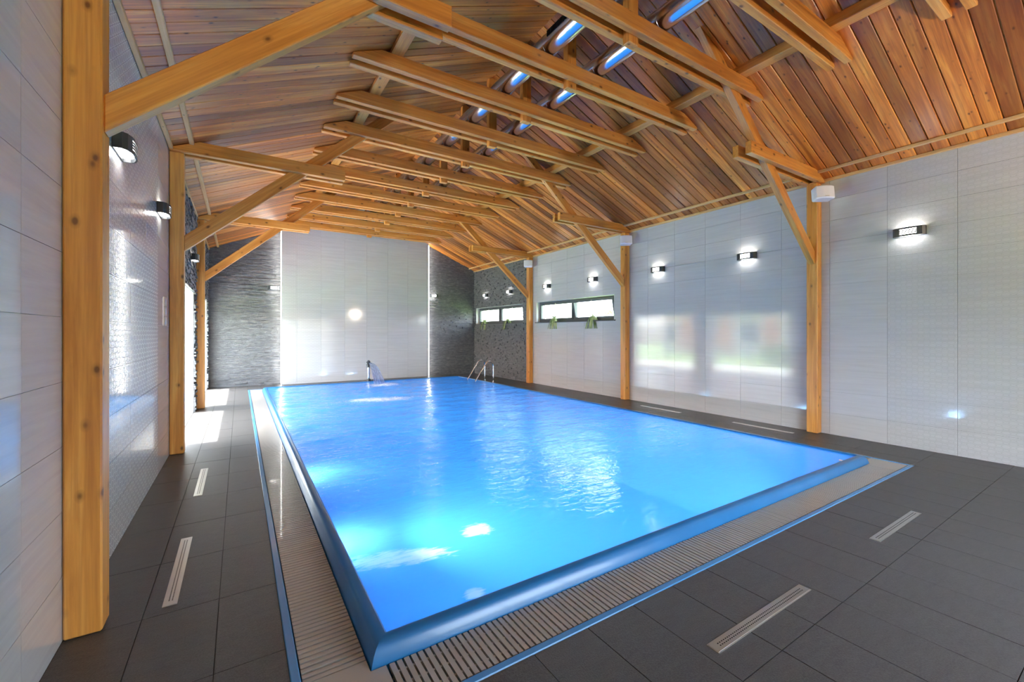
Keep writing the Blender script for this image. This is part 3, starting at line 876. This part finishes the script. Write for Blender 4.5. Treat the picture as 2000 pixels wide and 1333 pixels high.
# ------------------------------------------------------------------ water spout and ladder
sp = empty('water_spout', (3.40, 13.68, 0)); tag(sp, 'steel swan-neck water spout on the far pool edge in front of the white panel', 'spout')
MB().tube([(0,0,0),(0,0,.015),(0,0,.10),(0,0,.105)], [.062,.064,.058,.05], 20).build('base', M['darkgrey'], sp, smooth='auto')
MB().tube([(0,0,.10),(0,0,.46)], .038, 18).build('pipe', M['chrome'], sp, smooth='auto')
hd = MB().tube([(0,.0,.44),(0,.03,.50),(0,.055,.56),(0,.04,.61),(0,-.01,.635),(0,-.07,.625),(0,-.115,.60)], [.042,.046,.055,.058,.052,.042,.036], 18)
hd.build('head', M['darkgrey'], sp, smooth='auto')
m = MB(); ns = 24; nw = 14
for t in range(ns+1):
    u = t/ns; yy = -.10-1.20*u; zz = .60+.30*u-.83*u*u
    hw = .045+.12*u
    for k in range(nw+1):
        v = -1+2*k/nw
        m.v.append((v*hw, yy+.03*v*v, zz-.03*v*v+.004*math.sin(k*2.3+t*.6)))
for t in range(ns):
    for k in range(nw):
        a = t*(nw+1)+k; m.f.append((a, a+1, a+nw+2, a+nw+1))
me = bpy.data.meshes.new('falling_water'); me.from_pydata(m.v, [], m.f); me.materials.append(M['sheet'])
fw = link('falling_water', me, None, smooth=True, loc=(3.40, 13.68, 0)); tag(fw, 'clear sheet of water arching from the spout into the pool', 'water')

ld = empty('pool_ladder', (6.66, 11.8, 0)); tag(ld, 'steel pool ladder with two curved handrails at the far right of the pool', 'ladder')
def rail(dy):
    pts = [(0,dy,0),(0,dy,.15),(0,dy,.50)]
    for i in range(1, 9):
        th = math.pi*i/8*.86; pts.append((-.15+.15*math.cos(th), dy, .50+.16*math.sin(th)))
    pts += [(-.66, dy, .02), (-.78, dy, -.35), (-.56-.26, dy, -1.0)]
    return MB().tube(pts, .0205, 12)
for dy in (-.27, .27):
    h = rail(dy).build('handrail', M['chrome'], ld, smooth=True)
    MB().tube([(0,dy,0),(0,dy,.02),(0,dy,.03)], [.045,.045,.024], 16).build('anchor_cap', M['chrome'], h)
for i in range(3):
    MB().box(-.83, -.75, -.25, .25, -.35-.25*i, -.32-.25*i).build('step', M['white'], ld)

# control plates on the left wall
cp = empty('control_panel', (XL, 6.50, 1.80)); tag(cp, 'narrow stack of grey control plates on the left wall beside the middle post', 'control panel')
for i in range(3):
    p = MB().box(0, .010, -.10, .10, -.17+.115*i, -.06+.115*i).build('plate', M['steel'], cp)
    MB().box(.010, .013, -.045, .045, -.15+.115*i, -.08+.115*i).build('button', M['white'], p)

# ------------------------------------------------------------------ outside
tag(MB().box(-40, XL-.43, -20, 40, -.25, -.06).build('lawn', M['grass']), kind='structure')
tag(MB().box(XR+.33, 45, -20, 40, -.25, -.06).build('lawn', M['grass']), kind='structure')
tag(MB().box(-4.2, XL-.43, 4, 18, -.12, -.02).build('terrace', M['paving']), kind='structure')
h = empty('neighbouring_house', (-16, 12, -.06)); tag(h, 'pale low house with orange panels seen reflected in the right wall', 'building')
MB().box(-5, 0, -12, 12, 0, 3.0).build('wall', M['plaster'], h)
MB().prism([(-5.6,-12.5,3.0),(.6,-12.5,3.0),(-2.5,-12.5,4.6)], (0,25,0)).build('roof', M['orange'], h)
for i in range(7):
    y = -10.8+3.4*i
    MB().box(.0, .04, y, y+1.1, .3, 2.7).build('orange_panel', M['orange'], h)
    wd = MB().box(.0, .03, y+1.5, y+2.7, .9, 2.3).build('window', M['frame'], h)
def hedge(x, y0, y1, h_, label, seed):
    rng = random.Random(seed); m = MB()
    for i in range(int((y1-y0)*900)):
        y = rng.uniform(y0, y1); top = h_*(.75+.35*noise.noise(Vector((y*.7, seed, 0)))); z = rng.uniform(0, top)
        px = x+rng.gauss(0, .35); a = Vector((rng.gauss(0,1), rng.gauss(0,1), rng.gauss(0,1))).normalized(); b = a.orthogonal().normalized(); r = rng.uniform(.05,.10)
        c = a.cross(b); p = Vector((px, y, z)); k = len(m.v)
        m.v += [tuple(p-b*r), tuple(p+c*r*.5), tuple(p+b*r), tuple(p-c*r*.5)]; m.f.append((k, k+1, k+2, k+3))
    me = bpy.data.meshes.new('hedge'); me.from_pydata(m.v, [], m.f); me.materials.append(M['hedge'])
    tag(link('hedge', me, loc=(0,0,-.06)), label, 'hedge', kind='stuff')
hedge(13.5, 9, 26, 2.6, 'light green hedge outside beyond the right-hand windows', 5)
hedge(-7.5, 8.5, 11.5, 1.3, 'low green shrubs outside beyond the left doorways', 6)
